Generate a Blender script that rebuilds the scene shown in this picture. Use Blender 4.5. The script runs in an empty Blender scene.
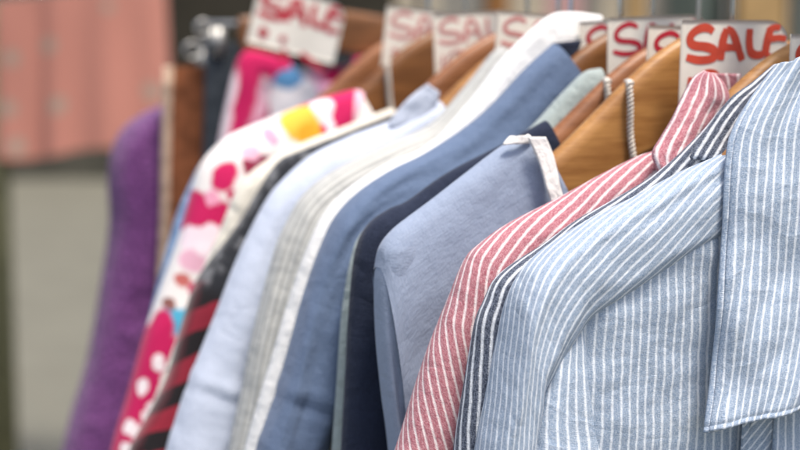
import bpy, bmesh, math, random
import numpy as np
from mathutils import Vector, noise as mnoise

random.seed(7)
scene = bpy.context.scene
COL = scene.collection

# ------------------------------------------------------------------ camera
F = 1556.0                       # focal length in photo pixels (800 wide)
TH = math.radians(23.3)          # the rail runs 23 degrees off the view axis
PH = math.atan(203 / F)          # downward pitch
CAM = Vector((0, 0, 1.5))
fw = Vector((math.sin(TH) * math.cos(PH), math.cos(TH) * math.cos(PH), -math.sin(PH)))
rt = Vector((math.cos(TH), -math.sin(TH), 0))
up = rt.cross(fw)
XC = 0.57                        # x of the rail


def P(px, py, Y):
    """point of the vertical plane y=Y seen at a place of the photo"""
    d = fw + rt * ((px - 400) / F) + up * ((225 - py) / F)
    return CAM + d * (Y / d.y)


def PD(px, py, D):
    d = fw + rt * ((px - 400) / F) + up * ((225 - py) / F)
    return CAM + d * D


cd = bpy.data.cameras.new('camera')
cam = bpy.data.objects.new('camera', cd)
COL.objects.link(cam)
cam.location = CAM
cam.rotation_euler = fw.to_track_quat('-Z', 'Y').to_euler()
cd.sensor_width = 36
cd.lens = F * 36 / 800
cd.clip_start = 0.05
cd.clip_end = 500
cd.dof.use_dof = True
cd.dof.focus_distance = 0.81
cd.dof.aperture_fstop = 4.9
cd.dof.aperture_blades = 9
scene.camera = cam


# ------------------------------------------------------------------ materials
def lin(c):
    if isinstance(c, str):
        c = [int(c[i:i + 2], 16) for i in (0, 2, 4)]
    out = []
    for v in c[:3]:
        v = v / 255
        out.append(v / 12.92 if v <= .04045 else ((v + .055) / 1.055) ** 2.4)
    return tuple(out) + (1,)


class NT:
    def __init__(self, name):
        self.m = bpy.data.materials.new(name)
        self.m.use_nodes = True
        self.t = self.m.node_tree
        self.b = self.t.nodes['Principled BSDF']

    def n(self, typ, **kw):
        nd = self.t.nodes.new(typ)
        for k, v in kw.items():
            if k.startswith('i_'):
                k2 = k[2:]
                k2 = int(k2) if k2.isdigit() else k2.replace('_', ' ')
                self.put(nd.inputs[k2], v)
            else:
                setattr(nd, k, v)
        return nd

    def put(self, sock, v):
        if isinstance(v, bpy.types.NodeSocket):
            self.t.links.new(v, sock)
        else:
            sock.default_value = v

    def math(self, op, a, b=0.0, c=0.0, clamp=False):
        nd = self.n('ShaderNodeMath', operation=op, use_clamp=clamp)
        self.put(nd.inputs[0], a)
        self.put(nd.inputs[1], b)
        self.put(nd.inputs[2], c)
        return nd.outputs[0]

    def mix(self, f, a, b, blend='MIX'):
        nd = self.n('ShaderNodeMix', data_type='RGBA', blend_type=blend)
        self.put(nd.inputs[0], f)
        self.put(nd.inputs[6], a)
        self.put(nd.inputs[7], b)
        return nd.outputs[2]

    def step(self, x, e0, e1):
        nd = self.n('ShaderNodeMapRange', interpolation_type='SMOOTHSTEP')
        self.put(nd.inputs[0], x)
        self.put(nd.inputs[1], e0)
        self.put(nd.inputs[2], e1)
        return nd.outputs[0]

    def uv(self):
        tc = self.n('ShaderNodeTexCoord')
        sp = self.n('ShaderNodeSeparateXYZ', i_0=tc.outputs['UV'])
        return tc.outputs['UV'], sp.outputs[0], sp.outputs[1]

    def noise(self, vec, scale, detail=2, rough=.5, stretch=None):
        if stretch:
            mp = self.n('ShaderNodeMapping', i_Vector=vec)
            mp.inputs['Scale'].default_value = stretch
            vec = mp.outputs[0]
        nd = self.n('ShaderNodeTexNoise')
        self.put(nd.inputs['Vector'], vec)
        nd.inputs['Scale'].default_value = scale
        nd.inputs['Detail'].default_value = detail
        nd.inputs['Roughness'].default_value = rough
        return nd.outputs[0]

    def bump(self, h, strength=.3, dist=.001):
        nd = self.n('ShaderNodeBump')
        self.put(nd.inputs['Height'], h)
        nd.inputs['Strength'].default_value = strength
        nd.inputs['Distance'].default_value = dist
        self.t.links.new(nd.outputs[0], self.b.inputs['Normal'])

    def done(self, color, rough=.85, sheen=0.0, spec=.25):
        self.put(self.b.inputs['Base Color'], color)
        self.put(self.b.inputs['Roughness'], rough)
        self.b.inputs['Specular IOR Level'].default_value = spec
        if sheen:
            self.b.inputs['Sheen Weight'].default_value = sheen
            self.b.inputs['Sheen Roughness'].default_value = .5
        return self.m


def fabric(name, base, base2=None, stripe=None, period=.006, width=.34, heather=.5, thread=900, sheen=.15,
           bumps=.35, soft=.10, ribs=0, rumple=1.0):
    """woven cloth: two thread colours mottled along warp and weft, optional woven stripes along V"""
    t = NT(name)
    uv, u, v = t.uv()
    base = lin(base)
    base2 = lin(base2) if base2 else tuple(min(1, c * 1.5 + .05) for c in base[:3]) + (1,)
    na = t.noise(uv, thread, 2, .6, (1, .22, 1))
    nb = t.noise(uv, thread, 2, .6, (.4, 1, 1))
    nlow = t.noise(uv, 22, 4, .6)
    k = t.math('ADD', t.math('MULTIPLY', na, .5), t.math('MULTIPLY', nb, .5))
    k = t.step(k, .5 - .25 * (1.05 - heather), .5 + .25 * (1.05 - heather))
    k = t.math('MULTIPLY', k, heather, clamp=True)
    colr = t.mix(k, base, base2)
    # slow wash variation of the dye
    colr = t.mix(t.math('MULTIPLY', t.step(nlow, .35, .7), .16), colr, tuple(c * .72 for c in base[:3]) + (1,))
    h = t.math('ADD', na, nb)
    if ribs:
        w = t.math('SINE', t.math('MULTIPLY', u, 2 * math.pi / ribs))
        h = t.math('ADD', t.math('MULTIPLY', w, 1.6), h)
        colr = t.mix(t.math('MULTIPLY', t.step(w, .1, -.9), .6), colr, tuple(c * .55 for c in base[:3]) + (1,))
    if stripe:
        warp = t.noise(uv, 24, 2, .5)
        warp2 = t.noise(uv, 150, 2, .5)
        uu = t.math('ADD', u, t.math('MULTIPLY', t.math('SUBTRACT', warp, .5), period * .38))
        uu = t.math('ADD', uu, t.math('MULTIPLY', t.math('SUBTRACT', warp2, .5), period * .16))
        jit = t.math('MULTIPLY', t.math('SUBTRACT', nb, .5), period * .22)
        uu = t.math('ADD', uu, jit)
        fr = t.math('FRACT', t.math('DIVIDE', uu, period))
        dd = t.math('ABSOLUTE', t.math('SUBTRACT', fr, .5))
        m = t.step(dd, width / 2 + soft, width / 2 - soft)
        pat = t.step(t.noise(uv, 1400, 3, .65, (1, .3, 1)), .3, .62)
        m = t.math('MULTIPLY', m, t.math('ADD', .62, t.math('MULTIPLY', pat, .34)))
        colr = t.mix(m, colr, lin(stripe))
        h = t.math('ADD', h, t.math('MULTIPLY', m, .5))
    # soft rumpling and sharper creases of worn cloth
    c1 = t.noise(uv, 26, 5, .6, (1.3, .6, 1))
    c2 = t.noise(uv, 16, 3, .55, (1, 1.6, 1))
    rg = t.math('SUBTRACT', 1.0, t.math('MULTIPLY', t.math('ABSOLUTE', t.math('SUBTRACT', c2, .5)), 7.0), 0, clamp=True)
    hc = t.math('ADD', c1, t.math('MULTIPLY', rg, .22))
    bc = t.n('ShaderNodeBump', i_Height=hc)
    bc.inputs['Strength'].default_value = .42 * rumple
    bc.inputs['Distance'].default_value = .012
    bw = t.n('ShaderNodeBump', i_Height=h, i_Normal=bc.outputs[0])
    bw.inputs['Strength'].default_value = bumps
    bw.inputs['Distance'].default_value = .0009
    t.t.links.new(bw.outputs[0], t.b.inputs['Normal'])
    return t.done(colr, .88, sheen, .18)


def plain(name, base, rough=.7, spec=.3, metal=0, var=.25, scale=30, bump=.15, dist=.002):
    t = NT(name)
    tc = t.n('ShaderNodeTexCoord')
    nz = t.noise(tc.outputs['Object'], scale, 5, .6)
    b = lin(base)
    colr = t.mix(t.step(nz, .3, .7), tuple(c * (1 - var) for c in b[:3]) + (1,), tuple(min(1, c * (1 + var)) for c in b[:3]) + (1,))
    t.bump(nz, bump, dist)
    t.b.inputs['Metallic'].default_value = metal
    return t.done(colr, rough, 0, spec)


def wood(name, base, dark):
    t = NT(name)
    tc = t.n('ShaderNodeTexCoord')
    o = tc.outputs['Object']
    g = t.noise(o, 9, 5, .6, (1.5, 3, 11))
    fine = t.noise(o, 70, 4, .65, (.6, 4, 12))
    k = t.math('ADD', t.math('MULTIPLY', g, .65), t.math('MULTIPLY', fine, .35))
    colr = t.mix(t.step(k, .28, .72), lin(dark), lin(base))
    t.bump(t.math('ADD', fine, k), .12, .0008)
    return t.done(colr, .42, 0, .4)


# ------------------------------------------------------------------ object helpers
def mesh_obj(name, verts, faces, mat, parent=None, uvs=None, smooth=True):
    me = bpy.data.meshes.new(name)
    me.from_pydata([tuple(v) for v in verts], [], faces)
    if uvs is not None:
        lay = me.uv_layers.new(name='UVMap')
        idx = np.empty(len(me.loops), dtype=np.int32)
        me.loops.foreach_get('vertex_index', idx)
        lay.data.foreach_set('uv', np.asarray(uvs, dtype=np.float32)[idx].ravel())
    if smooth:
        me.polygons.foreach_set('use_smooth', [True] * len(me.polygons))
    me.materials.append(mat)
    me.update()
    o = bpy.data.objects.new(name, me)
    COL.objects.link(o)
    if parent:
        o.parent = parent
        o.matrix_parent_inverse = parent.matrix_world.inverted()
    return o


def thing(name, label, cat, loc=(0, 0, 0), group=None):
    o = bpy.data.objects.new(name, None)
    COL.objects.link(o)
    o.location = loc
    o.empty_display_size = .05
    o['label'] = label
    o['category'] = cat
    if group:
        o['group'] = group
    bpy.context.view_layer.update()
    return o


def tag(o, label, cat, group=None):
    o['label'] = label
    o['category'] = cat
    if group:
        o['group'] = group
    return o


def grid_faces(nu, nv, wrap=False, flip=False, off=0):
    """vertex (i,j) -> off+i*nv+j ; i along u, j along v"""
    f = []
    for i in range(nu if wrap else nu - 1):
        i2 = (i + 1) % nu
        for j in range(nv - 1):
            q = (off + i * nv + j, off + i2 * nv + j, off + i2 * nv + j + 1, off + i * nv + j + 1)
            f.append(q[::-1] if flip else q)
    return f


def catmull(pts, n):
    """smooth curve through points, resampled to n points evenly by length"""
    p = np.asarray(pts, float)
    p = np.vstack([2 * p[0] - p[1], p, 2 * p[-1] - p[-2]])
    out = []
    for i in range(1, len(p) - 2):
        for k in range(16):
            t = k / 16
            a, b, c, d = p[i - 1], p[i], p[i + 1], p[i + 2]
            out.append(.5 * (2 * b + (c - a) * t + (2 * a - 5 * b + 4 * c - d) * t * t + (3 * b - a - 3 * c + d) * t ** 3))
    out.append(p[-2])
    out = np.array(out)
    s = np.concatenate([[0], np.cumsum(np.linalg.norm(np.diff(out, axis=0), axis=1))])
    q = np.linspace(0, s[-1], n)
    return np.stack([np.interp(q, s, out[:, k]) for k in range(p.shape[1])], 1), q


def nz(x, y, z=0.0):
    return mnoise.noise(Vector((x, y, z)))


def smooth_arr(a, it):
    a = a.copy()
    for _ in range(it):
        a[1:-1] = .25 * a[:-2] + .5 * a[1:-1] + .25 * a[2:]
    return a


def solid(o, th=.0012, offset=0):
    m = o.modifiers.new('thickness', 'SOLIDIFY')
    m.thickness = th
    m.offset = offset
    return o


def box_verts(x0, x1, y0, y1, z0, z1):
    v = [(x, y, z) for x in (x0, x1) for y in (y0, y1) for z in (z0, z1)]
    f = [(0, 1, 3, 2), (4, 6, 7, 5), (0, 4, 5, 1), (2, 3, 7, 6), (0, 2, 6, 4), (1, 5, 7, 3)]
    return v, f


def bevel(o, w, seg=2):
    m = o.modifiers.new('bevel', 'BEVEL')
    m.width = w
    m.segments = seg
    m.limit_method = 'ANGLE'
    return o


def tube(path, r, seg=10, closed=False):
    """verts, faces of a round bar along a 3-D path (r may be a list)"""
    pts = [Vector(p) for p in path]
    n = len(pts)
    rs = r if isinstance(r, (list, tuple)) else [r] * n
    V, Fc = [], []
    nrm = None
    for i, p in enumerate(pts):
        a = pts[(i - 1) % n] if (closed or i) else p
        b = pts[(i + 1) % n] if (closed or i < n - 1) else p
        t = (b - a).normalized()
        if nrm is None:
            nrm = t.orthogonal().normalized()
        nrm = (nrm - t * nrm.dot(t)).normalized()
        bn = t.cross(nrm)
        for k in range(seg):
            an = 2 * math.pi * k / seg
            V.append(p + (nrm * math.cos(an) + bn * math.sin(an)) * rs[i])
    for i in range(n if closed else n - 1):
        i2 = (i + 1) % n
        for k in range(seg):
            k2 = (k + 1) % seg
            Fc.append((i * seg + k, i * seg + k2, i2 * seg + k2, i2 * seg + k))
    if not closed:
        Fc.append(tuple(range(seg))[::-1])
        Fc.append(tuple((n - 1) * seg + k for k in range(seg)))
    return V, Fc


def merge(parts):
    V, Fc = [], []
    for v, f in parts:
        o = len(V)
        V += list(v)
        Fc += [tuple(i + o for i in q) for q in f]
    return V, Fc


# ------------------------------------------------------------------ garments
def to_px(V):
    """photo pixel of world points (n,3)"""
    d = np.asarray(V) - np.array(CAM)
    z = d @ np.array(fw)
    return np.stack([400 + F * (d @ np.array(rt)) / z, 225 - F * (d @ np.array(up)) / z], -1)


LAST = {}


def ring_points(outer, inner, s, Y, b0, b1, seed, wr, seams, ex, NR):
    n = len(outer)
    A = np.zeros((NR + 1, n, 3))
    for k in range(NR + 1):
        ph = 2 * math.pi * k / NR
        cs, sn = math.cos(ph), math.sin(ph)
        sx = math.copysign(abs(cs) ** ex, cs)
        sy = math.copysign(abs(sn) ** ex, sn)
        for i in range(n):
            c = (outer[i] + inner[i]) / 2
            h = (inner[i] - outer[i]) / 2
            sl = s[i]
            b = b0 + (b1 - b0) * min(1, sl / .2)
            b = min(b, .9 * np.linalg.norm(h) + .002)
            pp = ph if ph <= math.pi else 2 * math.pi - ph
            o = 0 if ph <= math.pi else 7
            # long folds along the cloth, slanting pulls and sharper creases
            w = nz(pp * 1.3 + seed, sl * 5 + o, seed) + .6 * nz(pp * 2.6 - sl * 9 + seed, sl * 8, seed + 3.3 + o)
            rg = 1 - 2.2 * abs(nz(pp * 1.4 + sl * 11 + seed, sl * 13 - pp * .8, seed + 9.1 + o))
            w += .55 * max(-.6, rg) * min(1, sl / .12)
            w = wr * w * min(1, sl / .04) * abs(sn) ** .6
            for (s0, amp) in seams:
                w += amp * math.exp(-((sl - s0) / .005) ** 2) - 1.1 * amp * math.exp(-((sl - s0 - .008) / .0035) ** 2)
            p = c - h * sx
            A[k, i] = (p[0] - .3 * w * sx, Y - (b + w) * sy, p[1])
    return A


def build_sleeve(root, name, outer, inner, s, Y, b0, b1, mat, seed, twist=None, wr=.004, seams=(), mirror=False, ex=.75, udir=1, fit=True):
    """closed tube of cloth between an outer edge and an inner edge (both x,z curves in the plane y=Y)"""
    n = len(outer)
    NR = 60
    A = LAST['A'] if mirror else ring_points(outer, inner, s, Y, b0, b1, seed, wr if not fit else 0, seams, ex, NR)
    if fit and not mirror:
        # the traced edge is the visible contour of a thick tube: pull the seam line in by the overhang
        o3 = np.stack([outer[:, 0], np.full(n, Y), outer[:, 1]], 1)
        op = to_px(o3)
        tg = np.gradient(op, axis=0)
        tg /= np.linalg.norm(tg, axis=1)[:, None]
        nout = np.stack([-tg[:, 1], tg[:, 0]], 1)
        rp = to_px(A.reshape(-1, 3)).reshape(NR + 1, n, 2)
        over = np.einsum('kij,ij->ki', rp - op[None], nout).max(0)
        scale = F / ((o3 - np.array(CAM)) @ np.array(fw))
        sh = smooth_arr(np.clip(over, -5, 40) / scale, 30)
        tg3 = np.gradient(outer, axis=0)
        tg3 /= np.linalg.norm(tg3, axis=1)[:, None]
        nin = np.stack([-tg3[:, 1], tg3[:, 0]], 1)
        outer = outer + nin * sh[:, None]
        A = ring_points(outer, inner, s, Y, b0, b1, seed, wr, seams, ex, NR)
    LAST['A'] = A
    seg = np.linalg.norm(np.diff(A, axis=0), axis=2)
    cum = np.concatenate([np.zeros((1, n)), np.cumsum(seg, axis=0)])
    tot = cum[-1]
    U = cum.copy()
    U[NR // 2 + 1:] -= tot[None]
    if twist:
        U = U * udir + np.array([twist(q) for q in s])[None]
    else:
        U = U * udir
    if mirror:
        A = A.copy()
        A[:, :, 0] = 2 * XC - A[:, :, 0]
    UV = np.stack([U, np.broadcast_to(s[None], U.shape)], -1).reshape(-1, 2)
    return mesh_obj(name, A.reshape(-1, 3), grid_faces(NR + 1, n, flip=mirror), mat, root, UV)


def garment(name, label, cat, Y, outline, mat, mat_s=None, inner_px=None, a=(.03, .06, .05), b0=.012, b1=.02, T=.012,
            group='garments hanging on the clothes rack', neck_drop=.09, wr=.004, fold=.006, seams=(), twist=None, right_sleeve=True,
            length=.5, hem=.78, mat_body=None, body_u=1.0, udir=1, seed=None, tip_ang=58, inner_smooth=40, body_fn=None, right_drop=0.0, drop_sleeve=None, ex=.75):
    seed = seed if seed is not None else random.uniform(0, 50)
    pts = [P(x, y, Y) for x, y in outline]
    pts = [np.array((p.x, p.z)) for p in pts]
    # continue the sleeve below the frame, swinging to hang straight
    d = pts[-1] - pts[-2]
    d /= np.linalg.norm(d)
    while pts[-1][1] > 1.5 - .15 - length:
        d = d + np.array((0, -.35))
        d /= np.linalg.norm(d)
        pts.append(pts[-1] + d * .05)
    N = 230
    outer, s = catmull(pts, N)
    tan = np.gradient(outer, axis=0)
    tan /= np.linalg.norm(tan, axis=1)[:, None]
    nin = np.stack([-tan[:, 1], tan[:, 0]], 1)
    ang = np.degrees(np.arctan2(-tan[:, 1], -tan[:, 0]))
    tip = int(np.argmax(ang > tip_ang))
    if tip == 0:
        tip = N // 3
    st = s[tip]
    aw = np.interp(s, [0, st * .6, st + .04, s[-1]], [a[0], (a[0] + a[1]) / 2, a[1], a[2]])
    if inner_px is None:
        inner = outer + nin * (2 * aw)[:, None]
        inner = smooth_arr(inner, inner_smooth * 4)
    else:
        ip = [P(x, y, Y) for x, y in inner_px]
        ip = [np.array((p.x, p.z)) for p in ip]
        d = ip[-1] - ip[-2]
        d /= np.linalg.norm(d)
        while ip[-1][1] > outer[-1][1]:
            d = d + np.array((-.02, -.35))
            d /= np.linalg.norm(d)
            ip.append(ip[-1] + d * .05)
        inner, _ = catmull(ip, N)
    root = thing(name, label, cat, (XC, Y, hem), group)
    def px2uv(px, py):
        p = P(px, py, Y)
        p = np.array((p.x, p.z))
        d_ = np.linalg.norm(outer - p, axis=1)
        k_ = int(np.argmin(d_))
        return d_[k_] + b1 * .5, s[k_]
    if callable(mat):
        mat = mat(px2uv)
    sm = mat_s or mat
    seams = [(float(np.interp(-q[0], -to_px(np.stack([outer[:, 0], np.full(N, Y), outer[:, 1]], 1))[:, 1][::-1] if False else -np.maximum.accumulate(to_px(np.stack([outer[:, 0], np.full(N, Y), outer[:, 1]], 1))[:, 1])[::-1], s[::-1])), q[1]) for q in seams]
    if drop_sleeve:
        # dropped shoulder: a shoulder panel, and a sleeve sewn on lower down
        so_, si_, cut = drop_sleeve
        py_ = to_px(np.stack([outer[:, 0], np.full(N, Y), outer[:, 1]], 1))[:, 1]
        kc = int(np.argmax(py_ > cut))
        sh_o, sh_s = catmull(outer[:kc + 1:4], 150)
        ipx = np.array([(p.x, p.z) for p in (P(x, y, Y) for x, y in inner_px)])
        sh_i, _ = catmull(ipx, 150)
        build_sleeve(root, 'shoulder', sh_o, sh_i, sh_s, Y, b0, b1, sm, seed, None, wr, ())
        build_sleeve(root, 'shoulder', sh_o, sh_i, sh_s, Y, b0, b1, sm, seed, None, wr, (), mirror=True)

        def down(px_):
            q_ = [np.array((p.x, p.z)) for p in (P(x, y, Y) for x, y in px_)]
            d_ = (q_[-1] - q_[-2]) / np.linalg.norm(q_[-1] - q_[-2])
            while q_[-1][1] > .85:
                d_ = d_ + np.array((0, -.35))
                d_ /= np.linalg.norm(d_)
                q_.append(q_[-1] + d_ * .05)
            return catmull(q_, N)
        outer_, s_ = down(so_)
        inner_, _ = down(si_)
        build_sleeve(root, 'sleeve', outer_, inner_, s_, Y, b1 + .0045, b1 + .005, sm, seed + 2, None, wr, ())
        build_sleeve(root, 'sleeve', outer_, inner_, s_, Y, b1 + .0045, b1 + .005, sm, seed + 2, None, wr, (), mirror=True)
        right_sleeve = False
    else:
        build_sleeve(root, 'sleeve', outer, inner, s, Y, b0, b1, sm, seed, twist, wr, seams, udir=udir, ex=ex)
    if right_sleeve:
        rs = build_sleeve(root, 'sleeve', outer, inner, s, Y, b0, b1, sm, seed + 5, twist, wr, (), mirror=True, udir=udir)
        for vt in rs.data.vertices:
            vt.co.z -= right_drop
    # body
    xn, zn = outer[0]
    hw = max(XC - xn, .03)
    xs_sh = outer[:tip + 1, 0][::-1]
    zs_sh = outer[:tip + 1, 1][::-1] - .003
    xe = outer[tip, 0] + .028
    xl = np.concatenate([np.linspace(xe, xn, 34), np.linspace(xn, XC, 22)[1:]])
    cols = np.concatenate([xl, (2 * XC - xl)[::-1][1:]])
    nr = 84
    V, UV, Fc = [], [], []
    nc = len(cols)
    for face in (0, 1):
        sg = -1 if face == 0 else 1
        for i, x in enumerate(cols):
            ax = abs(x - XC)
            xm = XC - ax
            if ax >= hw:
                ztop = float(np.interp(xm, xs_sh, zs_sh))
                zv = ztop
            else:
                q = (ax / hw)
                drop = neck_drop if face == 0 else neck_drop * .3
                zv = zn - .003
                ztop = zv - drop * (1 - q ** 3.2)
            for j in range(nr):
                r = (j / (nr - 1)) ** 1.7
                z = ztop + (hem - ztop) * r
                dd = max(0, zv - z)
                R = .03
                pr = math.sqrt(max(0, 1 - (1 - min(dd / R, 1)) ** 2))
                side = min(1, (XC - xe - ax) / .03)
                ps = math.sqrt(max(0, 1 - (1 - side) ** 2))
                grow = min(1, dd / .25)
                fl = fold * grow * (nz(x * 17 + seed, z * 1.6, seed) + .6 * nz(x * 38 + z * 5 + seed, z * 3, seed + 4)) \
                    + .35 * fold * grow * max(-.5, 1 - 2.4 * abs(nz(x * 13 + z * 2 + seed, z * 3.4, seed + 8))) \
                    + .0016 * min(1, dd / .05) * nz(x * 30 + z * 40, z * 55 - x * 25, seed) + (body_fn(x, z) if (body_fn and face == 0) else 0)
                y = Y + sg * (T * pr * ps + .35 * T * grow * ps) + fl * ps * (1 if face == 0 else .6)
                if x > XC:
                    z -= right_drop * min(1, (x - XC) / .06)
                V.append((XC + (x - XC) * (1 + .10 * r), y, z))
                UV.append((x * body_u, z))
        Fc += grid_faces(nc, nr, flip=(face == 1), off=face * nc * nr)
    body = mesh_obj('body', V, Fc, mat_body or mat, root, UV)
    return root, outer, inner, s


def patch(name, left, right, mat, root, Y, th=.0016, nu=40, nv=60, bulge=.0, lean=(0, 0), wr=.0012, seed=0, ushift=0, uslope=0, depth=None, roll=0, bottom=None):
    """cloth piece between two photo curves (top to bottom), given its own depth: lean = forward offset at top, bottom"""
    L, sl = catmull(left, nv)
    R, sr = catmull(right, nv)
    A = np.zeros((nu, nv, 3))
    for i in range(nu):
        t = i / (nu - 1)
        for j in range(nv):
            q = j / (nv - 1)
            p = L[j] * (1 - t) + R[j] * t
            if bottom:
                p[1] += bottom(t) * q ** 3
            y = Y - (lean[0] * (1 - q) + lean[1] * q) - bulge * math.sin(math.pi * t) ** .7
            y += roll * (1 - min(1, t / .12)) ** 2
            if depth:
                y -= depth(t, q)
            y += wr * (nz(t * 3 + seed, q * 4, seed) + .5 * nz(t * 8 + seed, q * 7 + t * 3, seed + 3))
            A[i, j] = P(p[0], p[1], y)
    wid = np.mean(np.linalg.norm(A[-1] - A[0], axis=1))
    ln = np.concatenate([[0], np.cumsum(np.linalg.norm(np.diff(A[nu // 2], axis=0), axis=1))])
    UV = np.zeros((nu, nv, 2))
    for i in range(nu):
        UV[i, :, 0] = i / (nu - 1) * wid + ushift + uslope * ln
        UV[i, :, 1] = -ln
    o = mesh_obj(name, A.reshape(-1, 3), grid_faces(nu, nv), mat, root, UV.reshape(-1, 2))
    solid(o, th)
    return o


# cloth
M_blue = fabric('blue striped chambray', '8598af', 'c4cdd7', 'e6ebf0', .0052, .25, .62, 2000, bumps=.4, rumple=.62)
M_red = fabric('red striped chambray', '9f5662', 'd4a9ad', 'efe4e2', .0055, .25, .62, 1900, bumps=.5, rumple=.6)
M_navy_st = fabric('navy striped chambray', '2a3243', '8a92a2', 'e2e6eb', .0048, .32, .6, 1800, bumps=.5, rumple=.6)
M_greyblue = fabric('grey blue jersey', '8d99ae', '9ea8ba', None, heather=.4, thread=900, bumps=.3, rumple=.42)
M_navy = fabric('dark navy cotton', '1f2638', '2d364a', None, heather=.4, rumple=.6)
M_green = fabric('pale sage cotton', '98a3a0', 'a9b3b0', None, heather=.4)
M_blue2 = fabric('washed blue cotton', '5d6e89', '707f97', None, heather=.4, rumple=.4)
M_white = fabric('white cotton', 'e2e1de', 'eeeeec', None, heather=.3, rumple=.6)
M_grey = fabric('grey ribbed knit', 'bdbdb8', 'cfcfca', None, heather=.3, ribs=.0046, rumple=.5)
M_light = fabric('pale blue cotton', 'bec6d6', 'ced5e2', None, heather=.3, rumple=.38)
M_cream = fabric('cream cotton', 'd9d3c4', 'e8e3d8', None, heather=.3)
M_denim = fabric('light denim', '6a8cb6', '93aecb', None, heather=.6)
M_slate = fabric('slate grey cotton', '343a40', '474e55', None, heather=.4)
M_lining = fabric('off white lining', 'dedbd6', 'eeece8', None, heather=.3)


def m_purple():
    t = NT('purple boucle wool')
    uv, u, v = t.uv()
    a1 = t.noise(uv, 170, 4, .7)
    a2 = t.noise(uv, 45, 4, .6)
    c = t.mix(t.step(a1, .35, .68), lin('4b1f55'), lin('985a9c'))
    c = t.mix(t.math('MULTIPLY', t.step(a2, .4, .7), .5), c, lin('5c2a66'))
    t.bump(t.math('ADD', a1, a2), 1.0, .006)
    return t.done(c, .95, .3, .1)


def blobs_material(name, ground, blobs, warp=.02, warp_scale=28):
    """printed cloth: coloured patches at given places of the cloth (u, v in metres)"""
    t = NT(name)
    uv, u, v = t.uv()
    n1 = t.noise(uv, warp_scale, 3, .55)
    n2 = t.noise(uv, warp_scale * 1.3 + 3, 3, .55, (1, 1.1, 1))
    uu = t.math('ADD', u, t.math('MULTIPLY', t.math('SUBTRACT', n1, .5), warp * 2))
    vv = t.math('ADD', v, t.math('MULTIPLY', t.math('SUBTRACT', n2, .5), warp * 2))
    c = lin(ground)
    for (u0, v0, ru, rv, colr) in blobs:
        du = t.math('DIVIDE', t.math('SUBTRACT', uu, u0), ru)
        dv = t.math('DIVIDE', t.math('SUBTRACT', vv, v0), rv)
        d = t.math('ADD', t.math('MULTIPLY', du, du), t.math('MULTIPLY', dv, dv))
        c = t.mix(t.step(d, 1.3, .7), c, lin(colr))
    w = t.noise(uv, 700, 2, .6)
    t.bump(w, .2, .001)
    return t.done(c, .8, .1, .2)


def m_plaid():
    t = NT('red and black plaid flannel')
    uv, u, v = t.uv()
    n1 = t.noise(uv, 40, 2, .5)
    uu = t.math('ADD', u, t.math('MULTIPLY', n1, .008))
    a1 = t.step(t.math('ABSOLUTE', t.math('SUBTRACT', t.math('FRACT', t.math('DIVIDE', t.math('ADD', v, t.math('MULTIPLY', uu, .9)), .038)), .5)), .23, .27)
    b1 = t.step(t.math('ABSOLUTE', t.math('SUBTRACT', t.math('FRACT', t.math('DIVIDE', uu, .06)), .5)), .22, .27)
    c = t.mix(a1, lin('8c2234'), lin('1b171a'))
    c = t.mix(t.math('MULTIPLY', b1, .45), c, lin('551020'))
    sp = t.step(t.noise(uv, 70, 3, .6), .48, .66)
    yoke = t.mix(sp, lin('24262b'), lin('66676a'))
    c = t.mix(t.step(v, .20, .215), yoke, c)
    t.bump(t.noise(uv, 600, 2, .6), .2, .001)
    return t.done(c, .9, .3, .15)


M_purple = m_purple()
M_plaid = m_plaid()
CR, YE, SK, PK = 'c21b58', 'e0b440', '4fa9c8', 'e58fb0'


def M_floral(f):
    B = []
    for (px, py, ru, rv, c) in [
        (340, 106, .06, .040, CR), (360, 95, .02, .009, 'e9b9c9'), (318, 102, .012, .012, 'efdfe2'), (292, 117, .018, .016, YE), (302, 132, .012, .012, 'dfa32a'),
        (216, 172, .010, .016, CR), (246, 166, .012, .016, '8f2a45'), (190, 213, .05, .018, CR), (206, 222, .03, .014, CR), (203, 232, .010, .010, 'f0dce2'), (182, 236, .012, .010, 'f0dce2'),
        (176, 274, .007, .006, 'c46a64'), (168, 314, .012, .010, SK), (182, 310, .008, .010, SK), (160, 300, .006, .005, '8a5a54'), (186, 258, .012, .008, 'e7b3c4'),
        (150, 330, .012, .020, CR), (150, 352, .05, .022, CR), (140, 380, .07, .045, CR), (130, 430, .09, .070, CR), (118, 520, .1, .1, CR),
        (152, 355, .0055, .006, 'f4e8e8'), (134, 383, .0055, .006, 'f4e8e8'), (148, 400, .0055, .006, 'f4e8e8'), (131, 428, .0055, .006, 'f4e8e8'), (120, 445, .0055, .006, 'f4e8e8'),
        (160, 372, .0055, .006, 'f4e8e8'), (240, 150, .008, .007, 'e9b3c6'), (228, 188, .006, .008, CR), (262, 132, .009, .006, 'e59fb6'), (325, 118, .009, .006, 'f0dfe4'),
        (205, 192, .006, .006, 'e59fb6'), (196, 246, .008, .006, 'f0dfe4'), (188, 284, .006, .006, CR), (141, 412, .0055, .006, 'f4e8e8'), (122, 420, .0055, .006, 'f4e8e8')]:
        u, v = f(px, py)
        B.append((u, v, ru, rv, c))
    return blobs_material('white cloth printed in crimson yellow and blue', 'e9e3de', B, .007, 34)


M_floral2 = blobs_material('crimson cloth printed with pale pink flowers', 'd9a3b4', [
    (.012, .05, .022, .12, CR), (.0, .12, .012, .05, 'ecd8dc'), (.085, .03, .05, .09, 'd8cfd0'), (.10, .028, .022, .018, '5587b4'), (.19, .075, .03, .05, CR),
    (.06, .14, .03, .03, CR), (.15, .10, .03, .03, 'e9c9d2'), (.13, .2, .06, .06, CR)], .01, 26)

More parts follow.
